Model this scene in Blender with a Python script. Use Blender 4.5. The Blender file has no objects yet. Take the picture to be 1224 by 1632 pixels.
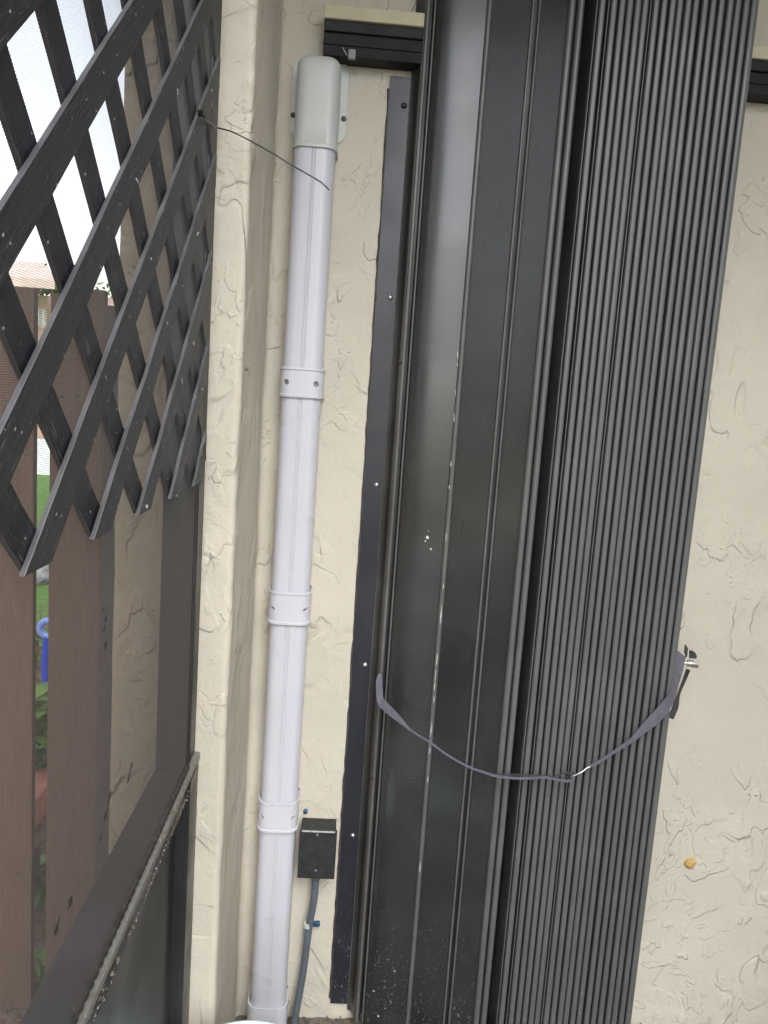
import bpy, bmesh, math, random
from mathutils import Vector, Matrix, noise
random.seed(7)
S = bpy.context.scene
COL = S.collection
R_ = math.radians

# ------------------------------------------------------------------ camera
FPX = 1226.0
def _n(v): return v.normalized()
_d = _n(Vector((-608.0, 8784.0, FPX)))               # world down, in lens axes
_y = Vector((-52.0, -176.0, FPX)); _y = _n(_y - _d*_y.dot(_d))
_x = _d.cross(_y)
CAM = Vector((0.0, -1.5, 1.32))
def ray(px, py):
    v = Vector((px-612.0, py-816.0, FPX))
    return Vector((_x.dot(v), _y.dot(v), -_d.dot(v)))
def atY(px, py, Y=0.0):
    r = ray(px, py); return CAM + r*((Y-CAM.y)/r.y)
def atX(px, py, X):
    r = ray(px, py); return CAM + r*((X-CAM.x)/r.x)
def atZ(px, py, Z):
    r = ray(px, py); return CAM + r*((Z-CAM.z)/r.z)
cd = bpy.data.cameras.new('camera'); cam = bpy.data.objects.new('camera', cd); COL.objects.link(cam)
Rm = Matrix((_x, _y, -_d))                            # lens axes -> world
cx, cy, cz = Rm @ Vector((1,0,0)), Rm @ Vector((0,-1,0)), Rm @ Vector((0,0,-1))
M = Matrix((cx, cy, cz)).transposed().to_4x4(); M.translation = CAM
cam.matrix_world = M
cd.sensor_fit = 'VERTICAL'; cd.sensor_height = 36; cd.sensor_width = 27; cd.lens = FPX/1632*36
cd.clip_start = 0.02; cd.clip_end = 600
S.camera = cam
S.render.resolution_x, S.render.resolution_y = 768, 1024

# ------------------------------------------------------------------ sky, sun, exposure
SUN_EL, SUN_AZ = R_(50), R_(166)                       # azimuth clockwise from +Y
w = bpy.data.worlds.new('World'); S.world = w; w.use_nodes = True
nt = w.node_tree; bg = nt.nodes['Background']
sky = nt.nodes.new('ShaderNodeTexSky'); sky.sky_type = 'NISHITA'; sky.sun_disc = False
sky.sun_elevation = SUN_EL; sky.sun_rotation = SUN_AZ
sky.air_density = 1.0; sky.dust_density = 2.0; sky.ozone_density = 1.0
hs = nt.nodes.new('ShaderNodeHueSaturation'); hs.inputs['Saturation'].default_value = 0.27
nt.links.new(sky.outputs[0], hs.inputs['Color']); nt.links.new(hs.outputs[0], bg.inputs['Color'])
bg.inputs['Strength'].default_value = 0.15
sl = bpy.data.lights.new('sun', 'SUN'); so = bpy.data.objects.new('sun', sl); COL.objects.link(so)
sl.energy = 0.6; sl.angle = R_(50); sl.color = (1.0, 0.96, 0.91)
sd = Vector((math.sin(SUN_AZ)*math.cos(SUN_EL), math.cos(SUN_AZ)*math.cos(SUN_EL), math.sin(SUN_EL)))
so.rotation_euler = sd.to_track_quat('Z', 'Y').to_euler(); so.location = (-3, -4, 6)
S.view_settings.view_transform = 'Standard'; S.view_settings.look = 'None'
S.view_settings.exposure = 1.76; S.view_settings.gamma = 1; S.view_settings.use_curve_mapping = False
S.render.engine = 'CYCLES'
S.cycles.max_bounces = 7; S.cycles.diffuse_bounces = 4; S.cycles.glossy_bounces = 3; S.cycles.transmission_bounces = 2

# ------------------------------------------------------------------ mesh helpers
class MB:
    def __init__(s): s.v = []; s.f = []
    def quadstrip(s, rings, closed=True, cap0=False, cap1=False):
        b = len(s.v); n = len(rings[0])
        for r in rings: s.v += [tuple(p) for p in r]
        m = n if closed else n-1
        for i in range(len(rings)-1):
            for j in range(m):
                k = (j+1) % n
                s.f.append((b+i*n+j, b+i*n+k, b+(i+1)*n+k, b+(i+1)*n+j))
        if cap0: s.f.append(tuple(b+j for j in reversed(range(n))))
        if cap1: s.f.append(tuple(b+(len(rings)-1)*n+j for j in range(n)))
        return s
    def box(s, x0, x1, y0, y1, z0, z1):
        ring = lambda z: [(x0,y0,z),(x1,y0,z),(x1,y1,z),(x0,y1,z)]
        return s.quadstrip([ring(z0), ring(z1)], True, True, True)
    def obox(s, c, ax, ay, az):                        # oriented box: centre and three half vectors
        c = Vector(c); b = len(s.v)
        for k in (-1, 1):
            for i, j in ((-1,-1),(1,-1),(1,1),(-1,1)): s.v.append(tuple(c + ax*i + ay*j + az*k))
        for f in ((3,2,1,0),(4,5,6,7),(0,1,5,4),(1,2,6,5),(2,3,7,6),(3,0,4,7)): s.f.append(tuple(b+i for i in f))
        return s
    def prism(s, prof, z0, z1):                        # closed plan outline, counter-clockwise, extruded up
        return s.quadstrip([[(x,y,z0) for x,y in prof], [(x,y,z1) for x,y in prof]], True, True, True)
    def tube(s, path, r, n=10, caps=True):
        path = [Vector(p) for p in path]; rings = []; up = None
        for i, p in enumerate(path):
            t = (path[min(i+1,len(path)-1)] - path[max(i-1,0)]).normalized()
            if up is None: up = t.orthogonal().normalized()
            up = (up - t*up.dot(t)).normalized(); sd_ = t.cross(up)
            rr = r[i] if isinstance(r, (list, tuple)) else r
            rings.append([p + up*(math.cos(a)*rr) + sd_*(math.sin(a)*rr) for a in (2*math.pi*k/n for k in range(n))])
        return s.quadstrip(rings, True, caps, caps)
    def lathe(s, o, axis, prof, n=20):                 # prof: (radius, along axis)
        o = Vector(o); t = Vector(axis).normalized(); u = t.orthogonal().normalized(); q = t.cross(u)
        rings = [[o + t*h + u*(math.cos(a)*r) + q*(math.sin(a)*r) for a in (2*math.pi*k/n for k in range(n))] for r, h in prof]
        return s.quadstrip(rings, True, True, True)
    def build(s, name, mat, parent=None, smooth=None, bevel=0, segs=2):
        off = Vector(parent_base(parent)) if parent else Vector()
        me = bpy.data.meshes.new(name); me.from_pydata([tuple(Vector(p)-off) for p in s.v], [], s.f)
        bm = bmesh.new(); bm.from_mesh(me); bmesh.ops.recalc_face_normals(bm, faces=bm.faces); bm.to_mesh(me); bm.free()
        me.materials.append(mat)
        o = bpy.data.objects.new(name, me); COL.objects.link(o)
        if parent: o.parent = parent
        if smooth is not None:
            for p in me.polygons: p.use_smooth = True
            me.set_sharp_from_angle(angle=R_(smooth))
        if bevel:
            m = o.modifiers.new('bevel', 'BEVEL'); m.width = bevel; m.segments = segs; m.limit_method = 'ANGLE'; m.angle_limit = R_(40)
        return o
def parent_base(p):
    b = Vector()
    while p is not None: b += Vector(p.location); p = p.parent
    return b
def tag(o, label=None, cat=None, group=None, kind=None):
    if label: o['label'] = label
    if cat: o['category'] = cat
    if group: o['group'] = group
    if kind: o['kind'] = kind
    return o
def thing(name, loc, label, cat, group=None):
    o = bpy.data.objects.new(name, None); COL.objects.link(o); o.location = loc; o.empty_display_size = .05
    return tag(o, label, cat, group)
def boolean_cut(o, cutter):
    m = o.modifiers.new('cut', 'BOOLEAN'); m.object = cutter; m.operation = 'DIFFERENCE'; m.solver = 'EXACT'
    dg = bpy.context.evaluated_depsgraph_get()
    me = bpy.data.meshes.new_from_object(o.evaluated_get(dg)); o.modifiers.clear(); o.data = me
    bpy.data.objects.remove(cutter)

# ------------------------------------------------------------------ materials
class NT:
    def __init__(s, name):
        s.m = bpy.data.materials.new(name); s.m.use_nodes = True; s.t = s.m.node_tree
        s.b = s.t.nodes['Principled BSDF']; s.co = s.t.nodes.new('ShaderNodeTexCoord')
        s.P = s.co.outputs['Object']
    def node(s, t, **kw):
        n = s.t.nodes.new(t)
        for k, v in kw.items():
            if k.startswith('i_'): n.inputs[k[2:].replace('_',' ')].default_value = v
            else: setattr(n, k, v)
        return n
    def link(s, a, b): s.t.links.new(a, b)
    def mapping(s, scale, vec=None):
        n = s.node('ShaderNodeMapping'); n.inputs['Scale'].default_value = scale; s.link(vec or s.P, n.inputs['Vector']); return n.outputs[0]
    def noise(s, scale, detail=3, rough=.5, dist=0, vec=None, out='Fac'):
        n = s.node('ShaderNodeTexNoise'); n.inputs['Scale'].default_value = scale; n.inputs['Detail'].default_value = detail
        n.inputs['Roughness'].default_value = rough; n.inputs['Distortion'].default_value = dist
        s.link(vec or s.P, n.inputs['Vector']); return n.outputs[out]
    def ramp(s, fac, lo, hi, a=0., b=1., smooth=True):
        n = s.node('ShaderNodeMapRange'); n.interpolation_type = 'SMOOTHSTEP' if smooth else 'LINEAR'
        n.inputs['From Min'].default_value = lo; n.inputs['From Max'].default_value = hi
        n.inputs['To Min'].default_value = a; n.inputs['To Max'].default_value = b
        s.link(fac, n.inputs['Value']); return n.outputs[0]
    def math(s, op, a, b=None):
        n = s.node('ShaderNodeMath'); n.operation = op
        for i, v in enumerate((a, b)):
            if v is None: continue
            if isinstance(v, (int, float)): n.inputs[i].default_value = v
            else: s.link(v, n.inputs[i])
        return n.outputs[0]
    def mix(s, fac, a, b):
        n = s.node('ShaderNodeMix'); n.data_type = 'RGBA'
        for i, v in ((0, fac), (6, a), (7, b)):
            if isinstance(v, (int, float)): n.inputs[i].default_value = v
            elif isinstance(v, tuple): n.inputs[i].default_value = (*v, 1) if len(v) == 3 else v
            else: s.link(v, n.inputs[i])
        return n.outputs[2]
    def bump(s, h, strength, dist, prev=None):
        n = s.node('ShaderNodeBump'); n.inputs['Strength'].default_value = strength; n.inputs['Distance'].default_value = dist
        s.link(h, n.inputs['Height'])
        if prev: s.link(prev, n.inputs['Normal'])
        return n.outputs[0]
    def color(s, c):
        if isinstance(c, tuple): s.b.inputs['Base Color'].default_value = (*c, 1)
        else: s.link(c, s.b.inputs['Base Color'])
    def set(s, **kw):
        for k, v in kw.items():
            k = {'rough':'Roughness','spec':'Specular IOR Level','metal':'Metallic','coat':'Coat Weight','coat_rough':'Coat Roughness','ior':'IOR','sss':'Subsurface Weight'}[k]
            if isinstance(v, (int, float)): s.b.inputs[k].default_value = v
            else: s.link(v, s.b.inputs[k])
        return s
    def normal(s, n): s.link(n, s.b.inputs['Normal'])
def plain(name, c, rough=.6, var=.12, scale=30., bump=0., bscale=200., **kw):
    m = NT(name)
    f = m.ramp(m.noise(scale, 2, .6), .3, .7)
    m.color(m.mix(f, tuple(v*(1-var) for v in c), tuple(min(1, v*(1+var)) for v in c)))
    m.set(rough=m.ramp(m.noise(scale*1.7, 1), .3, .7, rough*.85, min(1, rough*1.15)), **kw)
    if bump: m.normal(m.bump(m.noise(bscale, 3), 1, bump))
    return m.m

def stucco(name, base, depth=1.0, dirt=.5):
    m = NT(name)
    wv = m.noise(3.0, 2, .5, out='Color')
    wm = m.node('ShaderNodeVectorMath', operation='MULTIPLY_ADD'); m.link(wv, wm.inputs[0]); wm.inputs[1].default_value = (.22,.22,.22); m.link(m.P, wm.inputs[2])
    W = wm.outputs[0]
    # trowel laps: sharp-edged plateaus whose height fades in and out
    h = None; dirtf = None
    for sc, thr, msk, amp, st in ((6.0,.50,2.9,1.0,(1,1,.75)), (12,.55,4.3,.8,(1.15,1.15,.85)), (30,.57,5.0,.45,(1,1,1))):
        v = m.mapping(st, W)
        nz = m.noise(sc, 2.6, .55, .35, v)
        step = m.ramp(nz, thr-.008, thr+.020)
        mk = m.ramp(m.noise(msk, 2, .5, 0, m.mapping((1.1,.9,1.2), W)), .41, .66)
        t = m.math('MULTIPLY', m.math('MULTIPLY', step, mk), amp)
        h = t if h is None else m.math('ADD', h, t)
        # dark shrinkage line along parts of the lap edge
        ln = m.math('MULTIPLY', m.ramp(m.math('ABSOLUTE', m.math('SUBTRACT', nz, thr-.004)), .0, .006, 1, 0), m.ramp(m.noise(msk*2.3, 1), .55, .68))
        ln = m.math('MULTIPLY', ln, mk)
        dirtf = ln if dirtf is None else m.math('MAXIMUM', dirtf, ln)
    fine = m.noise(160, 2, .65); mid = m.noise(26, 2, .5)
    hh = m.math('SUBTRACT', h, m.math('MULTIPLY', dirtf, .35))
    sm_ = m.noise(9, 3, .6, .5, m.mapping((1.6,1.6,.55), W)); mid = m.math('ADD', m.math('MULTIPLY', mid, .6), sm_)
    b1 = m.bump(mid, .6, .0042*depth)
    b2 = m.bump(fine, .6, .0012*depth, b1)
    b3 = m.bump(hh, .95, .0029*depth, b2)
    m.normal(b3)
    c = m.mix(m.ramp(m.noise(1.9, 3, .6), .3, .7), tuple(v*.92 for v in base), tuple(v*1.06 for v in base))
    c = m.mix(m.ramp(m.noise(70, 2), .45, .75, 0, .12), c, (.50,.42,.30))
    spk = m.math('MULTIPLY', m.ramp(m.noise(95, 2), .72, .76), m.ramp(m.noise(6, 2), .5, .62))
    c = m.mix(m.math('MULTIPLY', m.math('MAXIMUM', dirtf, spk), dirt), c, (.22,.18,.12))
    m.color(c); m.set(rough=.78, spec=.3)
    return m.m
WALL = stucco('cream_stucco', (.565,.527,.446), dirt=.32)

def bronze(name, base, rough, chalk, specks=0., ior=1.6, spec=.5):
    m = NT(name)
    streak = m.noise(3, 2, .6, 0, m.mapping((60, 60, 1.2)))
    c = m.mix(m.ramp(streak, .35, .7), tuple(v*.93 for v in base), tuple(v*1.08 for v in base))
    c = m.mix(m.math('MULTIPLY', m.ramp(m.noise(7, 3, .65), .42, .75), chalk), c, (.20,.20,.195))
    if specks:
        sep = m.node('ShaderNodeSeparateXYZ'); m.link(m.co.outputs['Object'], sep.inputs[0])
        low = m.ramp(sep.outputs[2], .05, .9, 1, .25)
        vo = m.node('ShaderNodeTexVoronoi'); vo.inputs['Scale'].default_value = 75; m.link(m.P, vo.inputs['Vector'])
        sepc = m.node('ShaderNodeSeparateColor'); m.link(vo.outputs['Color'], sepc.inputs[0])
        dot = m.math('MULTIPLY', m.ramp(vo.outputs['Distance'], .10, .20, 1, 0), m.math('GREATER_THAN', m.math('MULTIPLY', sepc.outputs[0], m.math('ADD', low, .0)), 1-specks))
        c = m.mix(dot, c, (.55,.55,.50))
        sm = m.math('MULTIPLY', m.ramp(m.noise(220, 2), .62, .72), m.ramp(sep.outputs[2], 0., .45, .5, 0))
        c = m.mix(sm, c, (.30,.30,.28))
    m.color(c)
    m.set(rough=m.ramp(m.noise(5, 2, .6), .3, .7, rough*.8, rough*1.25), ior=ior, spec=spec)
    m.normal(m.bump(m.noise(2.2, 1, .4, 0, m.mapping((4,4,1))), .25, .003))
    return m.m
PANEL = bronze('bronze_panel', (.021,.0205,.022), .27, .06, specks=.07, ior=1.75)
BEAD  = bronze('bronze_bead', (.090,.090,.090), .38, .25, specks=.03)
STACK = bronze('bronze_stack', (.092,.094,.097), .38, .2, specks=.015)
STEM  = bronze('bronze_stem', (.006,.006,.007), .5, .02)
STRIP = bronze('strip_black', (.016,.018,.026), .36, .05, specks=.05, ior=1.5)
LEG   = bronze('bronze_leg', (.085,.082,.076), .42, .3, specks=.02)
HEAD  = bronze('header_black', (.005,.0055,.0055), .55, .01, ior=1.4)
FRAME = bronze('screen_frame_bronze', (.011,.0105,.011), .5, .04)
KICK  = bronze('kick_panel', (.015,.0155,.017), .42, .10)
RAILM = bronze('rail_grey', (.17,.17,.155), .5, .4)
CREAMTRIM = plain('cream_trim', (.56,.50,.36), .6, .06, 20, .0006, 90)
DUCTM = plain('white_duct', (.555,.562,.628), .32, .02, 6, .0003, 14, coat=.15)
COUPM = plain('white_coupling', (.575,.582,.642), .36, .02, 8)
CAPM = plain('white_cap', (.53,.55,.545), .35, .03, 8)
BLACKSCREW = plain('black_screw', (.012,.012,.013), .35, .2, 300)
STEEL = plain('zinc_steel', (.55,.55,.53), .3, .2, 200, metal=.9)
GREYSCREW = plain('grey_screw', (.30,.30,.28), .4, .2, 200, metal=.6)
DARKHOLE = plain('hole_shadowed_plastic', (.20,.20,.21), .6, .1, 100)
BOXM = plain('box_dark_grey', (.022,.023,.025), .55, .25, 60, .0004, 300)
BOXLIP = plain('box_worn_lip', (.42,.43,.42), .5, .2, 120)
CONDM = plain('conduit_grey', (.10,.12,.145), .42, .12, 40)
BLUEPL = plain('blue_plastic', (.015,.075,.14), .4, .2, 80)
CLEARPL = plain('pale_strap_plastic', (.45,.50,.46), .4, .1, 80)
STRAPM = plain('webbing_violet_grey', (.105,.10,.13), .75, .12, 60, .0006, 900)
STRAPD = plain('webbing_black', (.035,.033,.038), .7, .15, 60, .0005, 900)
TIEM = plain('black_tie', (.012,.012,.012), .4, .2, 60)
PUTTY = plain('amber_putty', (.55,.36,.12), .5, .3, 150)
FLAKE = plain('pale_flake', (.52,.51,.47), .7, .2, 200)
GUNK = plain('leaf_debris', (.035,.028,.022), .8, .4, 120)
PAIL = plain('pale_cyan_plastic', (.55,.70,.72), .4, .05, 12)

# ------------------------------------------------------------------ ground
def noise3(p, s, seed=0): return noise.noise(Vector(p)*s + Vector((seed*7.1, seed*3.3, seed)))
OUTZ = -0.12
lawn_m = NT('lawn_green')
lawn_m.color(lawn_m.mix(lawn_m.ramp(lawn_m.noise(14, 5, .7), .3, .7), (.07,.16,.02), (.14,.28,.045))); lawn_m.set(rough=.9)
lawn_m.normal(lawn_m.bump(lawn_m.noise(60, 4, .7), 1, .02))
mb = MB(); N = 24
rings = []
for i in range(N+1):
    row = []
    for j in range(N+1):
        x = -150 + 300*i/N; y = -150 + 300*j/N; row.append((x, y, OUTZ))
    rings.append(row)
mb.quadstrip(rings, False)
tag(mb.build('lawn', lawn_m.m), kind='structure')
soil_m = NT('mulch_soil')
soil_m.color(soil_m.mix(soil_m.ramp(soil_m.noise(50, 5, .7), .3, .7), (.09,.055,.04), (.28,.20,.15))); soil_m.set(rough=.95)
soil_m.normal(soil_m.bump(soil_m.noise(70, 4, .7), 1, .02))
mb = MB(); rings = []
for i in range(61):
    rings.append([(-3.2+2.9*j/50, .05+2.35*i/60, OUTZ+.012+.022*max(0, noise3((j*.2,i*.2,0),1.3))+.01*noise3((j,i,0),.9)) for j in range(51)])
mb.quadstrip(rings, False); tag(mb.build('garden_bed', soil_m.m, smooth=60), kind='structure')
slab_m = NT('patio_concrete')
slab_m.color(slab_m.mix(slab_m.ramp(slab_m.noise(9, 6, .7), .3, .7), (.09,.087,.078), (.16,.153,.137))); slab_m.set(rough=.85)
slab_m.normal(slab_m.bump(slab_m.noise(120, 4, .7), .6, .002))
mb = MB(); mb.box(-.30, 9.0, -13.0, .02, OUTZ-.1, .0)
tag(mb.build('patio_floor', slab_m.m, bevel=.01), kind='structure')

mb = MB(); rings = []
for i in range(31): rings.append([(-8.0+7.72*j/30, -12.5+12.5*i/30, OUTZ+.006+.01*max(0, noise3((j*.5,i*.5,0),.7))) for j in range(31)])
mb.quadstrip(rings, False); tag(mb.build('added_reflection_ground', soil_m.m, smooth=60), kind='structure')  # unseen ground, added so the shutter blades reflect brown instead of green

# ------------------------------------------------------------------ house wall with the stub pillar: one swept plan outline
def arc(c, r, a0, a1, n):
    return [(c[0]+r*math.cos(R_(a0+(a1-a0)*k/n)), c[1]+r*math.sin(R_(a0+(a1-a0)*k/n))) for k in range(n+1)]
def lin(a, b, step):
    n = max(1, int(math.hypot(b[0]-a[0], b[1]-a[1])/step)); return [(a[0]+(b[0]-a[0])*k/n, a[1]+(b[1]-a[1])*k/n) for k in range(n)]
XI, XO, YF = -.167, -.350, -.323
prof = lin((3.6,0),(1.15,0),.10) + lin((1.15,0),(XI+.014,0),.011)
prof += arc((XI+.014,-.014), .014, 90, 180, 5)
prof += lin((XI,-.02),(XI,YF+.010),.012)
prof += list(reversed(arc((XI-.010,YF+.010), .010, -90, 0, 5)))
prof += lin((XI-.012,YF),(XO+.010,YF),.012)
prof += list(reversed(arc((XO+.010,YF+.010), .010, -180, -90, 5)))
prof += lin((XO,YF+.012),(XO,.30),.03) + [(XO,.30)]
nrm = []
for i in range(len(prof)):
    a = prof[max(0,i-1)]; b = prof[min(len(prof)-1,i+1)]; t = Vector((b[0]-a[0], b[1]-a[1])).normalized(); nrm.append((-t.y, t.x))
rings = []; z = -.02
zs = []
while z < 2.47: zs.append(z); z += .013
for z in zs:
    row = []
    for (x, y), (nx, ny) in zip(prof, nrm):
        p = (x, y, z)
        # broad unevenness of hand-trowelled render; nx,ny points towards the wall's inside
        e = .0022*noise3(p, 5, 1) + .0016*noise3(p, 14, 2) + .0007*noise3(p, 45, 3)
        if z < .035: e += .006*abs(noise3(p, 22, 5)) + .003*noise3(p, 60, 9)     # broken foot of the render
        row.append((x+nx*e, y+ny*e, z))
    rings.append(row)
wb = MB(); wb.quadstrip(rings, False)
wall = thing('house_wall', (0,0,0), 'cream stucco house wall with rough trowel marks behind the dark folded shutter', 'wall')
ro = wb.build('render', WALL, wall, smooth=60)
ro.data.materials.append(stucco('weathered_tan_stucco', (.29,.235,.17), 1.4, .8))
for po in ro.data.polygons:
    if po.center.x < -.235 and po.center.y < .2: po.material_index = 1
core = MB(); core.box(XO+.05, 3.6, .06, .30, -.02, 2.469); core.build('core', WALL, wall)
MB().box(1.19, 1.37, -3.0, -.012, -.02, 2.469).build('added_shade_wall', WALL, wall, bevel=.01)  # unseen wall, added to shade the right part of the house wall
# soffit and fascia above
so_m = plain('soffit_paint', (.50,.45,.35), .7, .06, 10)
mb = MB(); mb.box(-.62, 3.8, -.90, .35, 2.47, 2.51); mb.build('soffit', so_m, wall)
mb = MB(); mb.box(-.66, 3.84, -.94, -.90, 2.42, 2.62); mb.box(-.66, -.62, -.90, .35, 2.42, 2.62); mb.build('fascia', plain('fascia_brown', (.10,.06,.045), .6, .1), wall)
mb = MB(); mb.quadstrip([[(-.72,-1.0,2.625),(-.72,.4,2.95),(-.72,3.0,3.55)],[(3.9,-1.0,2.625),(3.9,.4,2.95),(3.9,3.0,3.55)]], False); mb.build('roof', plain('roof_tile', (.25,.16,.11), .8, .3, 8), wall)

# ------------------------------------------------------------------ header track and trim over the opening
hd = thing('header_track', (-.087,0,1.90), 'dark metal header track with cream trim strip, fixed to wall above white duct', 'track')
HX0, HX1, HX2, HX3 = -.088, .0862, .6465, 1.188
HLIP = bronze('header_lip', (.012,.013,.013), .55, .03, ior=1.4)
for h0, h1 in ((HX0,HX1),(HX2,HX3)):
    MB().box(h0, h1, -.036, .008, 1.924, 1.976).build('channel', HEAD, hd, bevel=.0012)
    MB().box(h0, h1, -.042, -.001, 1.962, 1.9795).build('upper_lip', HLIP, hd, bevel=.0015)
    MB().box(h0-.001, h1, -.0385, -.0362, 1.942, 1.945).build('rib', HEAD, hd)
    MB().box(h0-.001, h1, -.047, .006, 1.9805, 2.003).build('trim_strip', CREAMTRIM, hd, bevel=.0015)
q = atY(561, 88, -.038)
mb = MB(); mb.box(q.x-.0065, q.x+.0065, -.0435, -.036, q.z-.008, q.z+.008); mb.build('clip', plain('dull_clip', (.22,.23,.23), .5), hd, bevel=.001)
mb = MB(); mb.obox((q.x-.013, -.040, q.z+.004), Vector((.004,0,-.006)), Vector((0,.001,0)), Vector((.0008,0,.0005))); mb.build('wire_end', plain('dull_clip2', (.22,.23,.23), .5), hd)

# ------------------------------------------------------------------ accordion shutter
SZ0, SZ1 = .022, 2.42
sh = thing('accordion_shutter', (.35,-.07,0), 'tall black metal accordion shutter folded into a ribbed stack against the wall', 'shutter')
def vprism(name, prof, mat, parent, z0=SZ0, z1=SZ1, smooth=35, bevel=0):
    return MB().prism(prof, z0, z1).build(name, mat, parent, smooth=smooth, bevel=bevel)
def rr(xc, hw, y0, y1, rad, n=6):                      # round-nosed bar in plan: front at y0 (towards viewer), back at y1
    rad = min(rad, hw)
    pts = arc((xc-hw+rad, y0+rad), rad, 180, 270, n) + arc((xc+hw-rad, y0+rad), rad, 270, 360, n) + [(xc+hw, y1), (xc-hw, y1)]
    return pts
def plate(pts, th):                                    # open polyline thickened away from the viewer
    return pts + [(x, y+th) for x, y in reversed(pts)]
# wall starter strip with its turned-out leg: an L section with a wide inner curve
stp = [(.0345,-.0015),(.0345,-.0045),(.0715,-.0045),(.0715,-.0015)]
leg_ = [(.0722,-.0012),(.0722,-.0050)] + [(.0722+.0125*math.sin(R_(a)), -.0050-.026*(1-math.cos(R_(a)))) for a in (15,30,45,60,75,90)] + [(.0865,-.034),(.0885,-.034),(.0885,-.0012)]
vprism('strip_leg', leg_, bronze('strip_leg', (.035,.033,.031), .38, .15, specks=.02), sh, .024, 2.42, 60)
st = vprism('wall_strip', stp, STRIP, sh, .037, 1.912, 30)
tag(st, 'flat black fixing strip screwed to the wall at the shutter\'s left')
sealr = random.Random(3)
mb = MB(); zz = .05
pts = []
while zz < 1.9: pts.append((.0335+sealr.uniform(-.0008,.0012), -.0022, zz)); zz += .02
mb.tube(pts, [.0018+sealr.random()*.0016 for _ in pts], 6); mb.build('sealant_bead', plain('sealant', (.055,.050,.045), .6, .3, 90), st, smooth=60)
for px, py in ((644,168),(622,474),(600,773),(582,1060),(562,1332),(544,1573)):
    c = atY(px, py, -.006); 
    mb = MB(); mb.lathe((c.x, -.0040, c.z), (0,-1,0), [(.0055,0),(.0055,.001),(.0042,.0035),(.002,.0048),(.0005,.005)], 14)
    s_ = mb.build('screw', STEEL if 300<py<1500 else STRIP, st, smooth=50)
for k, (px, py) in enumerate(((637,577),(594,1240))):
    c = atY(px, py, -.036); mb = MB(); mb.lathe((c.x, -.0335, c.z), (0,-1,0), [(.004,0),(.004,.001),(.001,.003)], 10); mb.build('screw', BLACKSCREW, st, smooth=50)
# narrow upright strips of the jamb
vprism('jamb_bead', rr(.0925, .0037, -.036, -.001, .003), LEG, sh)
vprism('jamb_channel', [(.0965,-.026),(.1010,-.026),(.1010,-.001),(.0965,-.001)], STEM, sh)
vprism('jamb_bead', rr(.1043, .0019, -.040, -.001, .0018), BEAD, sh)
# first blade: slightly hollow, turned to the left
A, B = Vector((.1075,-.038)), Vector((.1925,-.057))
pl = []
for k in range(13):
    t = k/12; p = A.lerp(B, t); nn = Vector((B.y-A.y, -(B.x-A.x))).normalized(); bow = .0075*math.sin(math.pi*t**.55)**1.2
    pl.append((p.x - nn.x*bow*-1, p.y - nn.y*bow*-1))
lb = vprism('lead_blade', plate(pl, .003), PANEL, sh)
tag(lb, 'smooth glossy lead blade with white scratches')
vprism('ridge_bead', rr(.1975, .0048, -.0645, -.050, .0045), BEAD, sh)
# crease line half-way on lead blade
pA = A.lerp(B, .46)
# second blade: flat, turned back to the right
C2, D2 = Vector((.2025,-.058)), Vector((.266,-.082))
vprism('blade', plate([(C2.x,C2.y),(.235,-.0695),(D2.x,D2.y)], .003), PANEL, sh)
vprism('hinge_line', rr(.2685, .0022, -.088, -.074, .002), BEAD, sh)
vprism('hinge_groove', [(.2708,-.080),(.2775,-.080),(.2775,-.07),(.2708,-.07)], STEM, sh)
vprism('hinge_line', rr(.2795, .0020, -.0905, -.074, .002), BEAD, sh)
vprism('blade', plate([(.2818,-.084),(.305,-.0935),(.325,-.103)], .003), PANEL, sh)
vprism('knuckle', rr(.3305, .0062, -.113, -.085, .0058), BEAD, sh)
vprism('knuckle', rr(.3445, .0058, -.118, -.085, .0056), BEAD, sh)
vprism('inner_web', [(.339,-.02),(.345,-.02),(.345,-.086),(.339,-.086)], STEM, sh)
# the folded stack: one plate with a round nose for each blade
ribs = [880.4,897.6,909.9,920.9,932.6,943.4,958.9,971,983.4,994.2,1005.5,1017,1030,1043,1055,1067,1079.5,1092,1103.2]
rb = random.Random(11)
for i, px in enumerate(ribs):
    yf = -.130 + rb.uniform(-.0018, .0018)
    xc = atY(px, 816, -.130).x
    left = ribs[i-1] if i else px-12.5; right = ribs[i+1] if i < len(ribs)-1 else px+12
    hw = .0052 if i in (0,) else .0053
    prof_ = rr(xc, hw, yf, yf+.016, .0036, 6)[:-2] + [(xc+hw-.0005, yf+.016), (xc+.0016, yf+.020), (xc+.0016, -.012), (xc-.0016, -.012), (xc-.0016, yf+.020), (xc-hw+.0005, yf+.016)]
    bl = vprism('blade', prof_, STACK, sh)
    if i in (0, 1, 6):
        vprism('edge_bead', rr(xc-hw-.0032, .0012, yf+.004, yf+.02, .0012), BEAD, bl)
vprism('end_plate', [(.6425,-.118),(.6455,-.118),(.6455,-.002),(.6425,-.002)], STACK, sh)
vprism('back_plate', [(.36,-.010),(.642,-.010),(.642,-.004),(.36,-.004)], STEM, sh)
mb = MB(); mb.box(.085, .66, -.135, -.004, 2.425, 2.466); mb.build('top_track', HEAD, sh, bevel=.002)
mb = MB(); mb.box(.108, .645, -.125, -.006, .002, .020); mb.build('bottom_track', HEAD, sh, bevel=.002)
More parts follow.
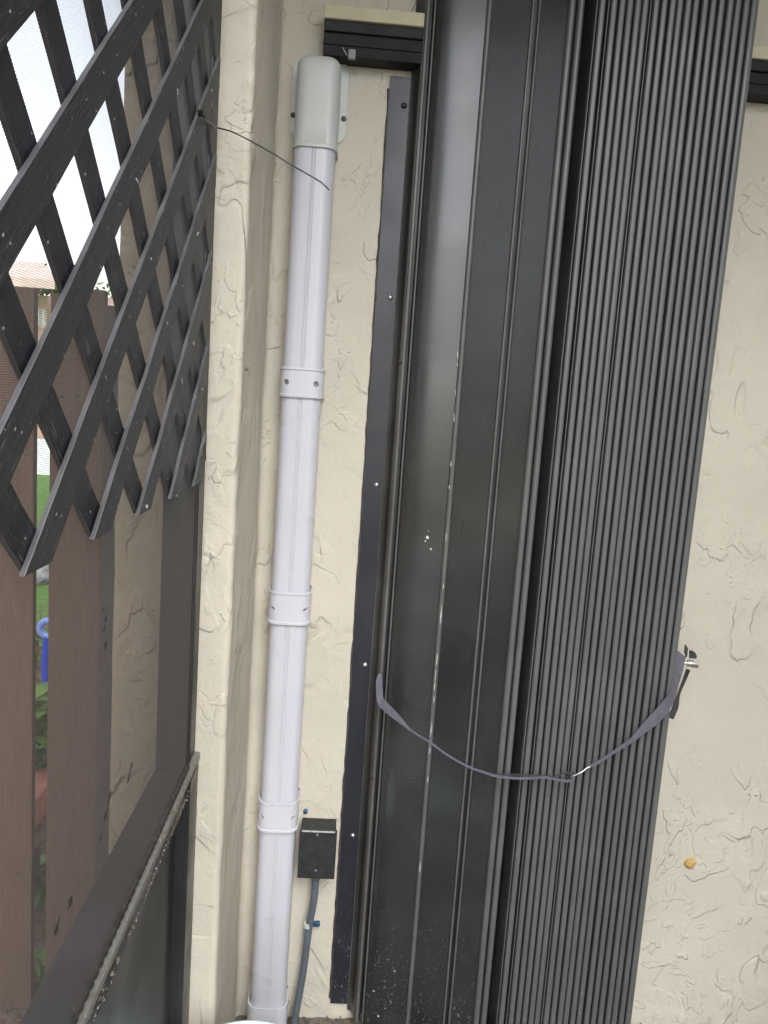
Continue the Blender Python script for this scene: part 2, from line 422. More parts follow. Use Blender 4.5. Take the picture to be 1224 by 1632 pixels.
# paint scratches and splashes: thin pale flakes on the lead blade
def on_blade(px, py):                                  # pixel -> point a hair in front of the lead blade
    r = ray(px, py); best = None
    for (x0, y0), (x1, y1) in zip(pl[:-1], pl[1:]):
        e = Vector((x1-x0, y1-y0)); den = r.x*e.y - r.y*e.x
        if abs(den) < 1e-9: continue
        t = ((x0-CAM.x)*e.y - (y0-CAM.y)*e.x)/den; P = CAM + r*t
        u = ((P.x-x0)*e.x + (P.y-y0)*e.y)/e.length_squared
        if -.15 <= u <= 1.15: best = P; break
    if best is None or best.x > .1895: best = atY(px, py, -.0650)
    return best + Vector((-.0001, -.0006, 0))
def flake_strip(mb, pts, wd):
    L = []; R2 = []
    for p, w_ in zip(pts, wd): L.append(p+Vector((-w_/2, 0, 0))); R2.append(p+Vector((w_/2, -w_*.25, 0)))
    mb.quadstrip([[a, b] for a, b in zip(L, R2)], False)
fr = random.Random(5); mb = MB()
line = [(736,470),(730,560),(725,640),(722,690),(716,780),(711,850),(706,940),(697,1040),(691,1120),(685,1190),(682,1240),(676,1300),(668,1400)]
for (a, b) in zip(line[:-1], line[1:]):
    if b[1] < 560: continue
    n_ = 10; t = 0
    while t < 1:
        ln_ = fr.uniform(.03,.45)**1.2; t1 = min(1, t+ln_)
        if fr.random() < .45:
            pts = []; wd = []
            for k in range(5):
                s_ = t+(t1-t)*k/4; jx = fr.uniform(-.6,.6)
                pts.append(on_blade(a[0]+(b[0]-a[0])*s_+jx, a[1]+(b[1]-a[1])*s_)); wd.append(fr.uniform(.0006,.0021)*(0.4 if k in (0,4) else 1))
            flake_strip(mb, pts, wd)
        t = t1 + fr.uniform(.02,.12)
for px, py, r_ in ((681,857,.0035),(678,862,.002),(687,875,.0025),(683,846,.001),(773,578,.0),):
    if r_ == 0: continue
    c = on_blade(px, py); n_ = 7
    ring = [c + Vector((math.cos(k*2*math.pi/n_)*r_*fr.uniform(.5,1), 0, math.sin(k*2*math.pi/n_)*r_*fr.uniform(.6,1.5))) for k in range(n_)]
    b0 = len(mb.v); mb.v += [tuple(p) for p in ring]; mb.f.append(tuple(range(b0, b0+n_)))
tag(mb.build('paint_scratches', FLAKE, lb), kind='stuff')

# ------------------------------------------------------------------ white line-set duct
def dprof(cxx, hw, dp, rad, off=0., seam=False, n=7):
    hw += off; dp += off; rad += off*.6
    p = [(cxx-hw, -.0005)] + arc((cxx-hw+rad, -dp+rad), rad, 180, 270, n)
    if seam: p += [(cxx-.0045,-dp),(cxx-.0035,-dp+.0010),(cxx-.0025,-dp+.0002),(cxx+.0022,-dp+.0002),(cxx+.0030,-dp+.0012),(cxx+.0038,-dp)]
    p += arc((cxx+hw-rad, -dp+rad), rad, 270, 360, n) + [(cxx+hw, -.0005)]
    return p
HW, DP, RD = .0365, .060, .020
def dcx(z): return -.0968 + (z/1.8)*.0036
du = thing('line_set_cover', (dcx(0),0,.002), 'white plastic duct cover running up the wall beside the pillar', 'duct')
def zat(px, py, Y=-.062): return atY(px, py, Y).z
zcap = zat(500,232); cz_ = [(zat(487,586),zat(487,634)), (zat(463,944),zat(463,996)), (zat(444,1279),zat(444,1327))]; zb = zat(424,1606)
stops = [(zcap+.01, cz_[0][0]-.006), (cz_[0][1]+.006, cz_[1][0]-.006), (cz_[1][1]+.006, cz_[2][0]-.006), (cz_[2][1]+.006, zb-.006)]
for z1_, z0_ in stops:
    rings = [[(x+0, y, z) for x, y in dprof(dcx(z), HW, DP, RD, 0, True)] for z in (z0_, z1_)]
    MB().quadstrip(rings, True, True, True).build('duct_section', DUCTM, du, smooth=40)
for k, (zt, zbm) in enumerate(cz_ + [(zb, .001)]):
    secs = [(zbm-.000,.001),(zbm,.0048),(zbm+.0045,.0050),(zbm+.0055,.0034),(zt-.0055,.0034),(zt-.0045,.0050),(zt,.0048),(zt,.0028),(zt-.004,.0012)]
    if k == 3: secs = [(zbm,.0048),(zbm+.001,.0055),(zt-.0045,.0055),(zt,.0052),(zt,.0030),(zt-.004,.0012)]
    rings = [[(x, y, z) for x, y in dprof(dcx(z), HW, DP, RD, o_)] for z, o_ in secs]
    co = MB().quadstrip(rings, True, True, True).build('coupling', COUPM, du, smooth=35)
    if k < 3:
        zm = (zt+zbm)/2 - .001; xm = dcx(zm)
        for sgn in (-1, 1):
            ang = R_(52); dirv = Vector((sgn*math.sin(R_(42)), -math.cos(R_(42)), 0))
            ctr = Vector((xm+sgn*(HW-RD+.0008), -DP+RD-.0008, zm)) + dirv*(RD+.0034*.8)
            if k == 0: ctr = Vector((xm+sgn*.0265, -DP-.0030+.0042, zm)); dirv = Vector((sgn*.35,-.94,0)).normalized()
            cut = MB().lathe(ctr - dirv*.0045, dirv, [(.0052,0),(.0052,.02)], 16)
            if k:   # oblong hole
                cut = MB(); t_ = dirv.cross(Vector((0,0,1))).normalized()
                ringf = lambda h: [ctr + dirv*h + t_*(math.cos(a)*.0075) + Vector((0,0,1))*(math.sin(a)*.0032) + Vector((0,0,-1))*(math.cos(a)*sgn*0.0018*(1 if k else 0)) for a in (2*math.pi*q_/16 for q_ in range(16))]
                cut.quadstrip([ringf(-.0045), ringf(.015)], True, True, True)
            cu = cut.build('cutter', DARKHOLE); cu.location = -Vector(parent_base(du)) * 0
            bpy.context.view_layer.update(); boolean_cut(co, cu)
            if k == 0:
                MB().lathe(ctr - dirv*.0046, dirv, [(.0047,0),(.0047,.0022),(.0040,.0034),(.0016,.0034),(.0012,.0020)], 16).build('screw', GREYSCREW, co, smooth=40)
            else:
                MB().lathe(ctr - dirv*.0052, dirv, [(.0040,0),(.0040,.0016),(.001,.0022)], 12).build('screw', DARKHOLE, co, smooth=40)
        for p in co.data.polygons: p.use_smooth = True
        co.data.set_sharp_from_angle(angle=R_(35))
# wall cap at the top
cxx = dcx(1.84); ztop = atY(505,88,-.045).z
rings = []; r1 = .020
for z, o_ in ((zcap-.002,.0012),(zcap-.002,.0040),(zcap+.003,.0042),(zcap+.005,.0022),(zcap+.05,.0020),(ztop-r1-.012,.0020)):
    rings.append([(x, y, z) for x, y in dprof(cxx+.0005, HW, DP, RD, o_)])
for k in range(1, 9):
    a = R_(90*k/8); z = ztop - r1 + r1*math.sin(a); s_ = r1*(1-math.cos(a))
    rings.append([(x, min(y,-.0005), z) for x, y in dprof(cxx+.0005, HW+.002-s_, DP+.002-s_*1.1, max(.006, RD-s_*.55))])
cp = MB().quadstrip(rings, True, True, True).build('wall_cap', CAPM, du, smooth=45)
fl0, fl1 = atY(463,180,-.003).x, atY(553,188,-.003).x; fz0 = zat(546,225,-.003); fz1 = zat(505,92,-.003)
rc = .024; ol = [(fl0+.010,fz0-.004),(fl0+.001,fz0+.012)] + [(fl0+rc-rc*math.cos(R_(a)), fz1-rc+rc*math.sin(R_(a))) for a in (0,18,36,54,72,90)] + [(fl1-rc+rc*math.cos(R_(a)), fz1-rc+rc*math.sin(R_(a))) for a in (90,72,54,36,18,0)] + [(fl1,fz0+.010),(fl1-.003,fz0+.004),(fl1-.012,fz0-.004)]
fg = MB().quadstrip([[(x,-.0038,z) for x,z in ol],[(x,-.0002,z) for x,z in ol]], True, True, True).build('flange', CAPM, cp, bevel=.0008)
for px, py in ((467,183),(548,189)):
    c = atY(px, py, -.005)
    MB().lathe((c.x,-.0038,c.z), (0,-1,0), [(.0048,0),(.0048,.0012),(.0038,.0026),(.0014,.0028),(.001,.0018)], 16).build('screw', BLACKSCREW, cp, smooth=40)

# ------------------------------------------------------------------ small electrical box and conduit
bx = thing('electrical_box', (-.015,0,.31), 'small dark grey electrical box mounted on the wall right of the white duct', 'box')
q0, q1 = atY(478,1321,-.048), atY(533,1402,-.048); t0 = atY(486,1300,-.006)
X0b, X1b, Z0b, Z1b = q0.x, q1.x-.0005, q1.z, q0.z
MB().box(X0b+.0025, X1b-.0025, -.0440, -.0005, Z0b+.002, Z1b-.002).build('body', BOXM, bx, bevel=.0015)
cv = MB().box(X0b, X1b, -.0475, -.0445, Z0b, Z1b).build('cover', BOXM, bx, bevel=.0012)
MB().box(X0b+.004, X1b-.004, -.0492, -.0476, Z1b-.0060, Z1b-.0025).build('worn_lip', BOXLIP, cv, bevel=.0006)
for px, py in ((506,1331),(503,1388)):
    c = atY(px, py, -.049)
    MB().lathe((c.x,-.0476,c.z), (0,-1,0), [(.0028,0),(.0028,.001),(.0018,.0022),(.0004,.0024)], 12).build('screw', STEEL, cv, smooth=40)
c = atY(487,1292,-.004)
an = MB().lathe((c.x,0.,c.z-.002), (0,-1,0), [(.0046,0),(.0046,.006),(.003,.0075),(.001,.0078)], 14).build('wall_plug', BLUEPL, bx, smooth=40)
cd_ = thing('grey_conduit', tuple(atY(468,1632,-.03)[:2])+(0.,), 'thin grey flexible conduit dropping from the small dark box to the floor', 'conduit')
ctrl = [(503,1396,-.028),(502,1420,-.027),(499,1442,-.026),(494,1470,-.024),(489.5,1500,-.024),(484.5,1540,-.025),(478,1580,-.027),(472,1612,-.030),(468,1634,-.036)]
cp_ = [atY(*c) for c in ctrl]
def catmull(P, n=8):
    out = []
    for i in range(len(P)-1):
        p0, p1, p2, p3 = P[max(0,i-1)], P[i], P[i+1], P[min(len(P)-1,i+2)]
        for k in range(n):
            t = k/n; out.append(.5*((2*p1)+(p2-p0)*t+(2*p0-5*p1+4*p2-p3)*t*t+(3*p1-p0-3*p2+p3)*t**3))
    return out+[P[-1]]
cp_.append(Vector((cp_[-1].x-.004, -.045, .004)))
pp = catmull(cp_, 20); rad = []
for i, p in enumerate(pp): rad.append(.0074 + .00022*math.sin(i*2.1))
MB().tube(pp, rad, 14).build('hose', CONDM, cd_, smooth=60)
c = atY(503,1405,-.028)
MB().lathe((c.x, -.028, Z0b-.012), (0,0,1), [(.0095,0),(.0105,.002),(.0105,.009),(.0085,.013)], 16).build('fitting', plain('fitting_grey', (.10,.11,.12), .45), cd_, smooth=40)
c = atY(491,1475,-.026)
cl = MB(); cl.lathe((c.x-.0005, -.0235, c.z-.005), (-.12,0,1), [(.0080,0),(.0086,.0005),(.0086,.0095),(.0080,.010)], 18); 
cl.build('clip', CLEARPL, cd_, smooth=40)
c2 = atY(509,1473,-.006)
MB().box(c.x+.006, c2.x-.002, -.0085, -.001, c2.z-.0045, c2.z+.0045).lathe((c2.x-.003,0,c2.z), (0,-1,0), [(.0048,0),(.0048,.0085),(.003,.0098),(.0006,.0102)], 14).build('wall_plug', BLUEPL, cd_, smooth=40)

# ------------------------------------------------------------------ strap round the shutter and its bolt
sp = thing('webbing_strap', tuple(atY(850,1240,-.15)), 'violet grey webbing strap slung across the front of the folded shutter', 'strap')
edges = [((603,1074),(606,1073),-.050),((600,1083),(609,1082),-.056),((599,1094),(609.4,1093),-.060),((600.6,1116),(611,1112),-.066),((606,1127),(615,1117),-.072),((612,1133),(620,1123),-.078),((628.5,1146.5),(634.4,1137.5),-.095),((645,1158.5),(648,1154),-.108),
 ((656.5,1167),(657.5,1164),-.115),((685,1184.8),(686,1181.5),-.122),((712,1204.5),(713,1201.3),-.128),((746,1223.5),(747,1220.3),-.135),((770,1232),(771,1228.6),-.140),((792,1239),(792,1235),-.143),((830,1242.5),(830,1238.5),-.146),((868,1240.5),(868,1236.8),-.148)]
def ribbon(name, E, mat, parent, th=.0012, n=5):
    L = catmull([atY(*a, Y) for a, b, Y in E], n); Rr = catmull([atY(*b, Y) for a, b, Y in E], n)
    nv = []
    for i in range(len(L)):
        t = (L[min(i+1,len(L)-1)]-L[max(i-1,0)]); s_ = Rr[i]-L[i]; k = t.cross(s_)
        if k.length < 1e-12: k = Vector((0,1,0))
        k.normalize(); 
        if nv and k.dot(nv[-1]) < 0: k = -k
        nv.append(k)
    rings = [[a+k*th/2, b+k*th/2, b-k*th/2, a-k*th/2] for a, b, k in zip(L, Rr, nv)]
    return MB().quadstrip(rings, True, True, True).build(name, mat, parent, smooth=50)
ribbon('strap_run', edges, STRAPM, sp)
lo = [((868,1240.5),(868,1236.8),-.148),((884,1243.5),(884,1240),-.150),((898,1246),(899,1242.5),-.151),((908,1246.5),(910,1242.5),-.152),((915,1243),(913,1240),-.152),((917,1237),(914,1236.5),-.151)]
ribbon('loop_lower', lo, STRAPM, sp)
up_ = [((790,1236),(790,1233),-.142),((830,1236),(830,1233.5),-.145),((866,1238),(866,1235.5),-.147),((884,1239),(885,1236.5),-.150),((896,1235),(897,1232),-.151),((906,1231.5),(907,1229.5),-.151),((914,1234),(916,1232),-.152),((917,1237),(919,1235),-.151)]
ribbon('loop_upper', up_, STRAPD, sp)
MB().tube(catmull([atY(913,1237,-.152), atY(922,1233,-.153), atY(928,1230,-.152), atY(934,1225,-.150), atY(940,1222,-.149)], 4), .0013, 8).build('hook', STEEL, sp, smooth=60)
ring_c = atY(909,1238,-.150)
MB().tube([ring_c+Vector((.0065*math.cos(a),-.001*math.sin(a),.0055*math.sin(a))) for a in (2*math.pi*k/20 for k in range(21))], .0010, 6, False).build('ring', STRAPD, sp, smooth=60)
re = [((938,1224.5),(938,1220.5),-.149),((950,1220),(949,1214.5),-.149),((970,1207),(968.5,1202.5),-.148),((992,1193),(990,1187.5),-.147),((1010,1182),(1007,1174),-.146),((1028,1168),(1022,1156),-.145),((1046,1155),(1040,1136),-.144),((1060,1141),(1056,1118),-.142),((1073,1120),(1070.5,1098),-.130),((1081,1092),(1073,1078),-.105),((1087.5,1071),(1075,1058),-.085),((1092.5,1047),(1076,1034),-.070)]
ribbon('strap_run', re, STRAPM, sp)
tl = [((1094,1066),(1100,1068),-.045),((1088,1083),(1093,1085),-.047),((1080,1104),(1084,1106),-.050),((1072,1125),(1081,1127),-.052),((1066,1141),(1074,1144),-.055),((1065.5,1143),(1072.5,1145.5),-.055)]
ribbon('strap_tail', tl, STRAPD, sp, .0018)
bt = thing('anchor_bolt', tuple(atY(1097,1056,-.06)), 'shiny steel bolt holding the strap at the right edge of the shutter', 'bolt')
a0, a1 = atY(1086,1056,-.062), atY(1112.5,1058.5,-.070); ax = (a1-a0).normalized(); L_ = (a1-a0).length
MB().lathe(a0, ax, [(.003,0),(.003,L_*.35),(.0075,L_*.36),(.0078,L_*.42),(.0062,L_*.46),(.0064,L_*.62)], 18).build('washer', STEEL, bt, smooth=40)
MB().lathe(a0+ax*L_*.62, ax, [(.0082,0),(.0088,.0006),(.0088,L_*.36),(.0080,L_*.385)], 6).build('hex_head', STEEL, bt, bevel=.0006)
fp = [(1091,1028),(1093,1027),(1097,1034),(1097.5,1046),(1093,1048),(1090,1040)]
MB().quadstrip([[atY(x,y,-.074) for x,y in fp],[atY(x,y,-.072) for x,y in fp]], True, True, True).build('bent_plate', STRAPD, bt)
fp = [(1098,1036),(1103,1036.5),(1108,1040),(1111,1046),(1110,1050),(1098,1049)]
MB().quadstrip([[atY(x,y,-.062) for x,y in fp],[atY(x,y,-.058) for x,y in fp]], True, True, True).build('strap_flap', STRAPD, bt, bevel=.0006)
MB().obox(atY(1096.8,1041,-.0745), Vector((.0010,0,0)), Vector((0,.0005,0)), Vector((0,0,.010))).build('worn_edge', FLAKE, bt)

# ------------------------------------------------------------------ putty plug on the right wall
c = atY(1100,1375,0); pt = MB(); pr_ = random.Random(2)
rings = [[(c.x+math.cos(a)*r_*pr_.uniform(.75,1.2), -h_, c.z+math.sin(a)*r_*pr_.uniform(.8,1.15)) for a in (2*math.pi*k/14 for k in range(14))] for r_, h_ in ((.0125,-.001),(.0115,.003),(.008,.0065),(.0035,.008))]
pt.quadstrip(rings, True, False, True)
tag(pt.build('putty_plug', PUTTY, None, smooth=70), 'small amber putty plug stuck on the cream wall right of the shutter', 'plug')

# dry litter along the foot of the wall
lt = random.Random(31); mb = MB()
for k in range(170):
    x = lt.uniform(.66, 1.3) if k < 120 else lt.uniform(-.15, .09); y = -.004-lt.random()**1.6*.035; s_ = lt.uniform(.0015,.007); a = lt.uniform(0,3.14)
    u = Vector((math.cos(a), math.sin(a)*.7, lt.uniform(-.2,.4))).normalized()*s_; v = Vector((-math.sin(a)*.6, math.cos(a)*.6, lt.uniform(0,.6)))*s_*lt.uniform(.2,.6)
    c = Vector((x, y-.004, .0035+lt.random()*.006)); mb.obox(c, u, v, u.cross(v).normalized()*.0006)
lit = mb.build('leaf_litter', plain('dry_litter', (.13,.085,.05), .9, .5, 60)); tag(lit, 'dry brown litter lying along the foot of the wall', 'litter', kind='stuff')

# ------------------------------------------------------------------ pale lid at the bottom edge
pz = atY(404,1622.5,-.345).z; pc = atY(404,1622.5,-.345); PR = .125
pa = thing('lidded_pail', (pc.x, -.345-PR, 0), 'pale cyan plastic lid of a pail below the white duct', 'pail')
MB().lathe((pc.x,-.345-PR,.001), (0,0,1), [(PR*.80,0),(PR*.82,.006),(PR*.95,pz-.05),(PR*.97,pz-.03)], 48).build('body', PAIL, pa, smooth=40)
MB().lathe((pc.x,-.345-PR,pz-.032), (0,0,1), [(PR*.97,0),(PR,.001),(PR,.024),(PR*.985,.030),(PR*.95,.032),(PR*.90,.027),(PR*.4,.026),(PR*.02,.026)], 64).build('lid', PAIL, pa, smooth=40)

# ------------------------------------------------------------------ screen wall on the left
XS = -.2145
ZR = .756
sc = thing('screen_panel', (XS-.025,-1.4,0), 'dark framed insect screen wall left of the cream pillar', 'screen')
pf = MB().box(XS-.048, XS, -.385, YF-.0025, .004, 2.46).build('post', FRAME, sc, bevel=.0015)
MB().box(XS-.050, XS+.0015, -1.86, -1.81, .004, 2.46).build('post', FRAME, sc, bevel=.0015)
MB().box(XS-.048, XS, -1.808, -.387, 2.40, 2.46).build('top_rail', FRAME, sc, bevel=.0015)
rl = MB().box(XS-.048, XS, -1.808, -.387, ZR-.060, ZR-.006).build('chair_rail', bronze('rail_dusty', (.013,.0125,.013), .45, .22), sc, bevel=.0012)
MB().box(XS-.001, XS+.009, -1.808, -.327, ZR-.0135, ZR-.003).build('rail_lip', RAILM, rl, bevel=.0012)
MB().box(XS-.030, XS-.014, -1.808, -.387, .05, ZR-.061).build('kick_panel', KICK, sc)
MB().box(XS-.048, XS, -1.808, -.387, .004, .049).build('bottom_rail', FRAME, sc, bevel=.0012)
MB().box(XS+.0003, XS+.006, -.385, YF-.003, .06, ZR-.024).build('corner_plate', KICK, sc)
# spline: ribbed vinyl cord pressed in above the rail
pts = []; rad = []; y_ = -1.806; k = 0
while y_ < -.39:
    pts.append((XS+.0015, y_, ZR+.004)); rad.append(.0050 if k % 2 else .0030); y_ += .007; k += 1
MB().tube(pts, rad, 8).build('spline', plain('vinyl_spline', (.030,.028,.026), .5, .3, 90), sc, smooth=30)
pts = [(XS+.0015, -.389, ZR+.004+.01*k) for k in range(164)]
MB().tube(pts, .0026, 8).build('spline', FRAME, sc, smooth=60)
# woven mesh: real wires
wm_ = NT('screen_wire'); wm_.color((.055,.050,.048)); wm_.set(rough=.6)
mb = MB(); P_, RW = .0016, .00012
def wire(a, b, u, v):
    rg = lambda p: [(p[0]+u[0]*s_+v[0]*t_, p[1]+u[1]*s_+v[1]*t_, p[2]+u[2]*s_+v[2]*t_) for s_, t_ in ((1,0),(0,1),(-1,0),(0,-1))]
    mb.quadstrip([rg(a), rg(b)], True)
y_ = -1.806
while y_ < -.388:
    wire((XS-.001, y_, ZR), (XS-.001, y_, 2.40), (RW,0,0), (0,RW,0)); y_ += P_
z = ZR
while z < 2.40:
    wire((XS-.0013, -1.806, z), (XS-.0013, -.388, z), (RW,0,0), (0,0,RW)); z += P_
tag(mb.build('mesh', wm_.m, sc), kind='stuff')
# grime caught on the mesh near the rail
gr = random.Random(21); mb = MB()
for px, py, ln_, wd in ((208,1225,.014,.003),(205,1238,.012,.004),(168,1300,.010,.006),(160,1335,.009,.004),(174,1272,.014,.003),(112,1438,.012,.006),(90,1478,.013,.006),(168,985,.006,.004),(166,1000,.008,.003),(168,1028,.008,.005),(165,970,.005,.003)):
    c = atX(px, py, XS+.0004); n_ = 10
    tilt = gr.uniform(.35,.75); ring = []
    for k in range(n_):
        a = 2*math.pi*k/n_; u = math.cos(a)*ln_*.55*gr.uniform(.6,1.2); v = math.sin(a)*wd*.9*gr.uniform(.4,1.3)
        ring.append(c + Vector((gr.uniform(0,.0006), u*.9+v*.2, u*.55*tilt*0+ (u*.62 - v)*.9)))
    mb.quadstrip([ring, [p+Vector((-.0004,0,0)) for p in ring]], True, True, True)
tag(mb.build('grime', GUNK, sc), kind='stuff')
# peeling paint and dust along the rail
mb = MB()
for k in range(420):
    yy = -.34 - gr.random()**1.3*.62; s_ = gr.uniform(.0008,.0030); below = gr.random() < .75
    zz = (ZR-.024-gr.random()**2*.030) if below else ZR+gr.uniform(-.002,.004)
    c = Vector((XS+.0095-(.008 if below and zz<ZR-.03 else 0)+gr.uniform(-.001,.0012), yy, zz)); n_ = 5
    ring = [c+Vector((gr.uniform(-.0008,.0008), math.cos(2*math.pi*q_/n_)*s_*gr.uniform(.4,1.6), math.sin(2*math.pi*q_/n_)*s_*gr.uniform(.4,1))) for q_ in range(n_)]
    b0 = len(mb.v); mb.v += [tuple(p) for p in ring]; mb.f.append(tuple(range(b0,b0+n_)))
tag(mb.build('dust_flakes', plain('tan_dust', (.30,.26,.19), .9, .4, 90), rl), kind='stuff')

# ------------------------------------------------------------------ black lattice fixed inside the screen
lm = NT('black_lattice')
lm.set(rough=.42, ior=1.5)
grn = lm.noise(6, 4, .65, .2, lm.mapping((90, 4, 90)))
cc = lm.mix(lm.ramp(grn, .35, .7), (.009,.010,.014), (.024,.026,.034))
wh = lm.math('MULTIPLY', lm.ramp(lm.noise(5, 2, .5, .3, lm.mapping((160, 7, 160))), .64, .70), lm.ramp(lm.noise(9, 2), .46, .62))
cc = lm.mix(lm.math('MULTIPLY', wh, .55), cc, (.30,.30,.31))
spk = lm.math('MULTIPLY', lm.ramp(lm.noise(150, 1), .74, .77), .8)
lm.color(lm.mix(spk, cc, (.5,.5,.48)))
lm.normal(lm.bump(grn, .8, .0014))
LEDGE = plain('lattice_skylit_worn_edge', (.075,.075,.08), .35, .15, 25, ior=1.7)  # sky-lit edge highlight painted as paler grey, plus rubbed paint at places
la = thing('lattice_panel', (-.20,-.9,1.2), 'black diamond lattice panel hanging in front of the screen, ending in zigzag tips', 'lattice')
PITCH, PITZ, ZC, Y5 = .1352, .1248, 1.2005, -.436
SLM = PITZ/PITCH; SLL = math.hypot(1, SLM)
SW, ST = .0154, .0022                                   # half width, half thickness
YA, YB, ZTOP = -1.15, -.388, 2.44
lr = random.Random(9)
def slat(p, q, xc, sh0=0., sh1=0.):
    """one slat between two points of the lattice plane (y,z), long axis on the object's own Y so the grain follows it"""
    p, q = Vector((0,*p)), Vector((0,*q)); d = q-p; L = d.length/2; t = d.normalized()
    nx = 10; rings = []
    for k in range(nx+1):
        s_ = -L+2*L*k/nx; bow = .0005*lr.uniform(-1,1); e = SW*(1+lr.uniform(-.02,.02))
        f_ = sh0 if k == 0 else sh1 if k == nx else 0.
        ring = [(-ST+bow, s_-e*f_, -e),( ST+bow, s_-e*f_, -e),( ST+bow, s_+e*f_, e),(-ST+bow, s_+e*f_, e)]
        rings.append(ring)
    mb = MB(); mb.quadstrip(rings, True, True, True)
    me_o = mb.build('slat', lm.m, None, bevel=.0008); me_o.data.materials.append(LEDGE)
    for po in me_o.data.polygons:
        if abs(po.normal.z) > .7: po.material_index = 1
    base = parent_base(la); mid = (p+q)/2
    me_o.parent = la; me_o.location = Vector((xc, mid.y, mid.z)) - base + Vector((lr.uniform(-.0004,.0004),0,0))
    me_o.rotation_euler = (math.atan2(t.z, t.y), 0, 0)
    return me_o
XB, XF = XS+.0040, XS+.0095                              # back and front layer
CUT = .006
tips = {}
for k in range(-9, 24):
    y0 = Y5 - PITCH*k
    # rising towards the wall, front layer; the panel's foot is sawn off level
    c_ = ZC - SLM*y0
    ys = max(y0-CUT/SLM, YA); ye = min(YB, (ZTOP-c_)/SLM)
    if ye-ys > .03: slat((ys, c_+SLM*ys), (ye, c_+SLM*ye), XF, 0 if ys == YA else -1/SLM, SLM if ye == YB else 0)
    # rising towards the viewer, back layer
    c_ = ZC + SLM*y0
    ye = min(y0+CUT/SLM, YB); ys = max(YA, (c_-ZTOP)/SLM)
    if ye-ys > .03: slat((ye, c_-SLM*ye), (ys, c_-SLM*ys), XB, -SLM if ye == YB else 1/SLM, 0)
# staples at crossings
mb = MB()
for k in range(0, 8):
    for j in range(0, 9):
        if lr.random() < .55: continue
        y = Y5-PITCH*k + (PITCH/2 if j % 2 else 0); z = ZC + PITZ/2*j
        if y > YB-.02 or y < -1.2: continue
        c = Vector((XF+ST+.0003, y+lr.uniform(-.012,.012), z+lr.uniform(-.012,.012))); a = lr.uniform(0, 3.1)
        mb.obox(c, Vector((.0005,0,0)), Vector((0,math.cos(a),math.sin(a)))*lr.uniform(.001,.0032), Vector((0,-math.sin(a),math.cos(a)))*.0006)
tag(mb.build('staples', FLAKE, la), kind='stuff')

# cable tie hanging off the lattice
tie = thing('cable_tie', tuple(atX(338,199,-.19)), 'thin black cable tie sticking out from the lattice across the white duct', 'cable tie')
tp = [atX(322,182,-.185), atX(330,192,-.182), atY(345,203,-.36), atY(372,211,-.362), atY(420,236,-.362), atY(470,266,-.36), atY(503,285,-.36), atY(516,294,-.36), atY(524.5,303,-.36)]
MB().tube(catmull(tp, 6), .0011, 6).build('tail', TIEM, tie, smooth=60)
hc = atX(320,180,-.186)
MB().obox(hc, Vector((.003,0,0)), Vector((0,.004,.002)), Vector((0,-.002,.003))).build('head', TIEM, tie, bevel=.0008)

# ------------------------------------------------------------------ brown fence beyond the screen
fm = NT('fence_brown')
gv = lm  # separate grain
g2 = fm.noise(5, 5, .6, .1, fm.mapping((60, 60, 2.0)))
fc = fm.mix(fm.ramp(g2, .3, .7), (.090,.056,.042), (.132,.083,.062)); oi_ = fm.node('ShaderNodeObjectInfo'); hv_ = fm.node('ShaderNodeHueSaturation'); fm.link(fc, hv_.inputs['Color']); fm.link(fm.ramp(oi_.outputs['Random'], 0, 1, .82, 1.18, False), hv_.inputs['Value']); fm.color(hv_.outputs[0]); fm.set(rough=.65, spec=.35)
fm.normal(fm.bump(g2, .5, .001))
fdark = plain('fence_post_dark', (.060,.048,.046), .6, .15, 30)
fe = thing('board_fence', (-.75,.1,OUTZ), 'brown painted upright board fence seen through the insect screen', 'fence')
FY = .10
xs = [atY(px, 800, FY).x for px in (54,78,128,162)]
ztp = [atY(40,457,FY).z, atY(85,467,FY).z, atY(150,462,FY-.02).z]
NAILM = plain('rusty_nail', (.05,.035,.03), .6, .3, 90)
def board(x0, x1, y, zt, th=.018, mat=None):
    b = MB().box(x0, x1, y, y+th, OUTZ+.03, zt).build('board', mat or fm.m, fe, bevel=.003)
    for zc in (.25, 1.02, 1.30):
        for fx in (.28, .72):
            MB().lathe((x0+(x1-x0)*fx+random.uniform(-.004,.004), y+.0005, zc+random.uniform(-.01,.01)), (0,-1,0), [(.0036,0),(.0036,.0012),(.002,.0018)], 8).build('nail', NAILM, b)
    return b
board(xs[0]-.115, xs[0], FY, ztp[0])
board(xs[1], xs[2]+.008, FY, ztp[1])
board(atY(128,800,FY-.030).x, xs[3]+.01, FY-.030, ztp[2])
xl = xs[0]-.115-.030
for k in range(9):
    board(xl-.115, xl, FY, ztp[0]+random.uniform(-.006,.006)); xl -= .145
MB().box(xl, XO-.005, FY+.0185, FY+.055, .22+.95, .31+.95).build('rail', fm.m, fe, bevel=.003) if False else None
pd = atY(184,800,.02).x
MB().box(atY(161.5,800,FY-.075).x, atY(200,800,FY-.075).x, FY-.075, FY-.0325, OUTZ, atY(172,486,.02).z).build('post', fdark, fe, bevel=.003)
MB().box(XO-.045, XO-.002, YF+.03, FY-.076, OUTZ, 1.2).build('filler_strip', fdark, fe, bevel=.002) if False else None
for (a, b, zc) in ((xs[1], xs[3], .25), (xs[1], xs[3], 1.30), (xl, xs[0], .25), (xl, xs[0], 1.30)):
    MB().box(a, b, FY+.0185, FY+.05, zc-.04, zc+.04).build('rail', fm.m, fe, bevel=.003)

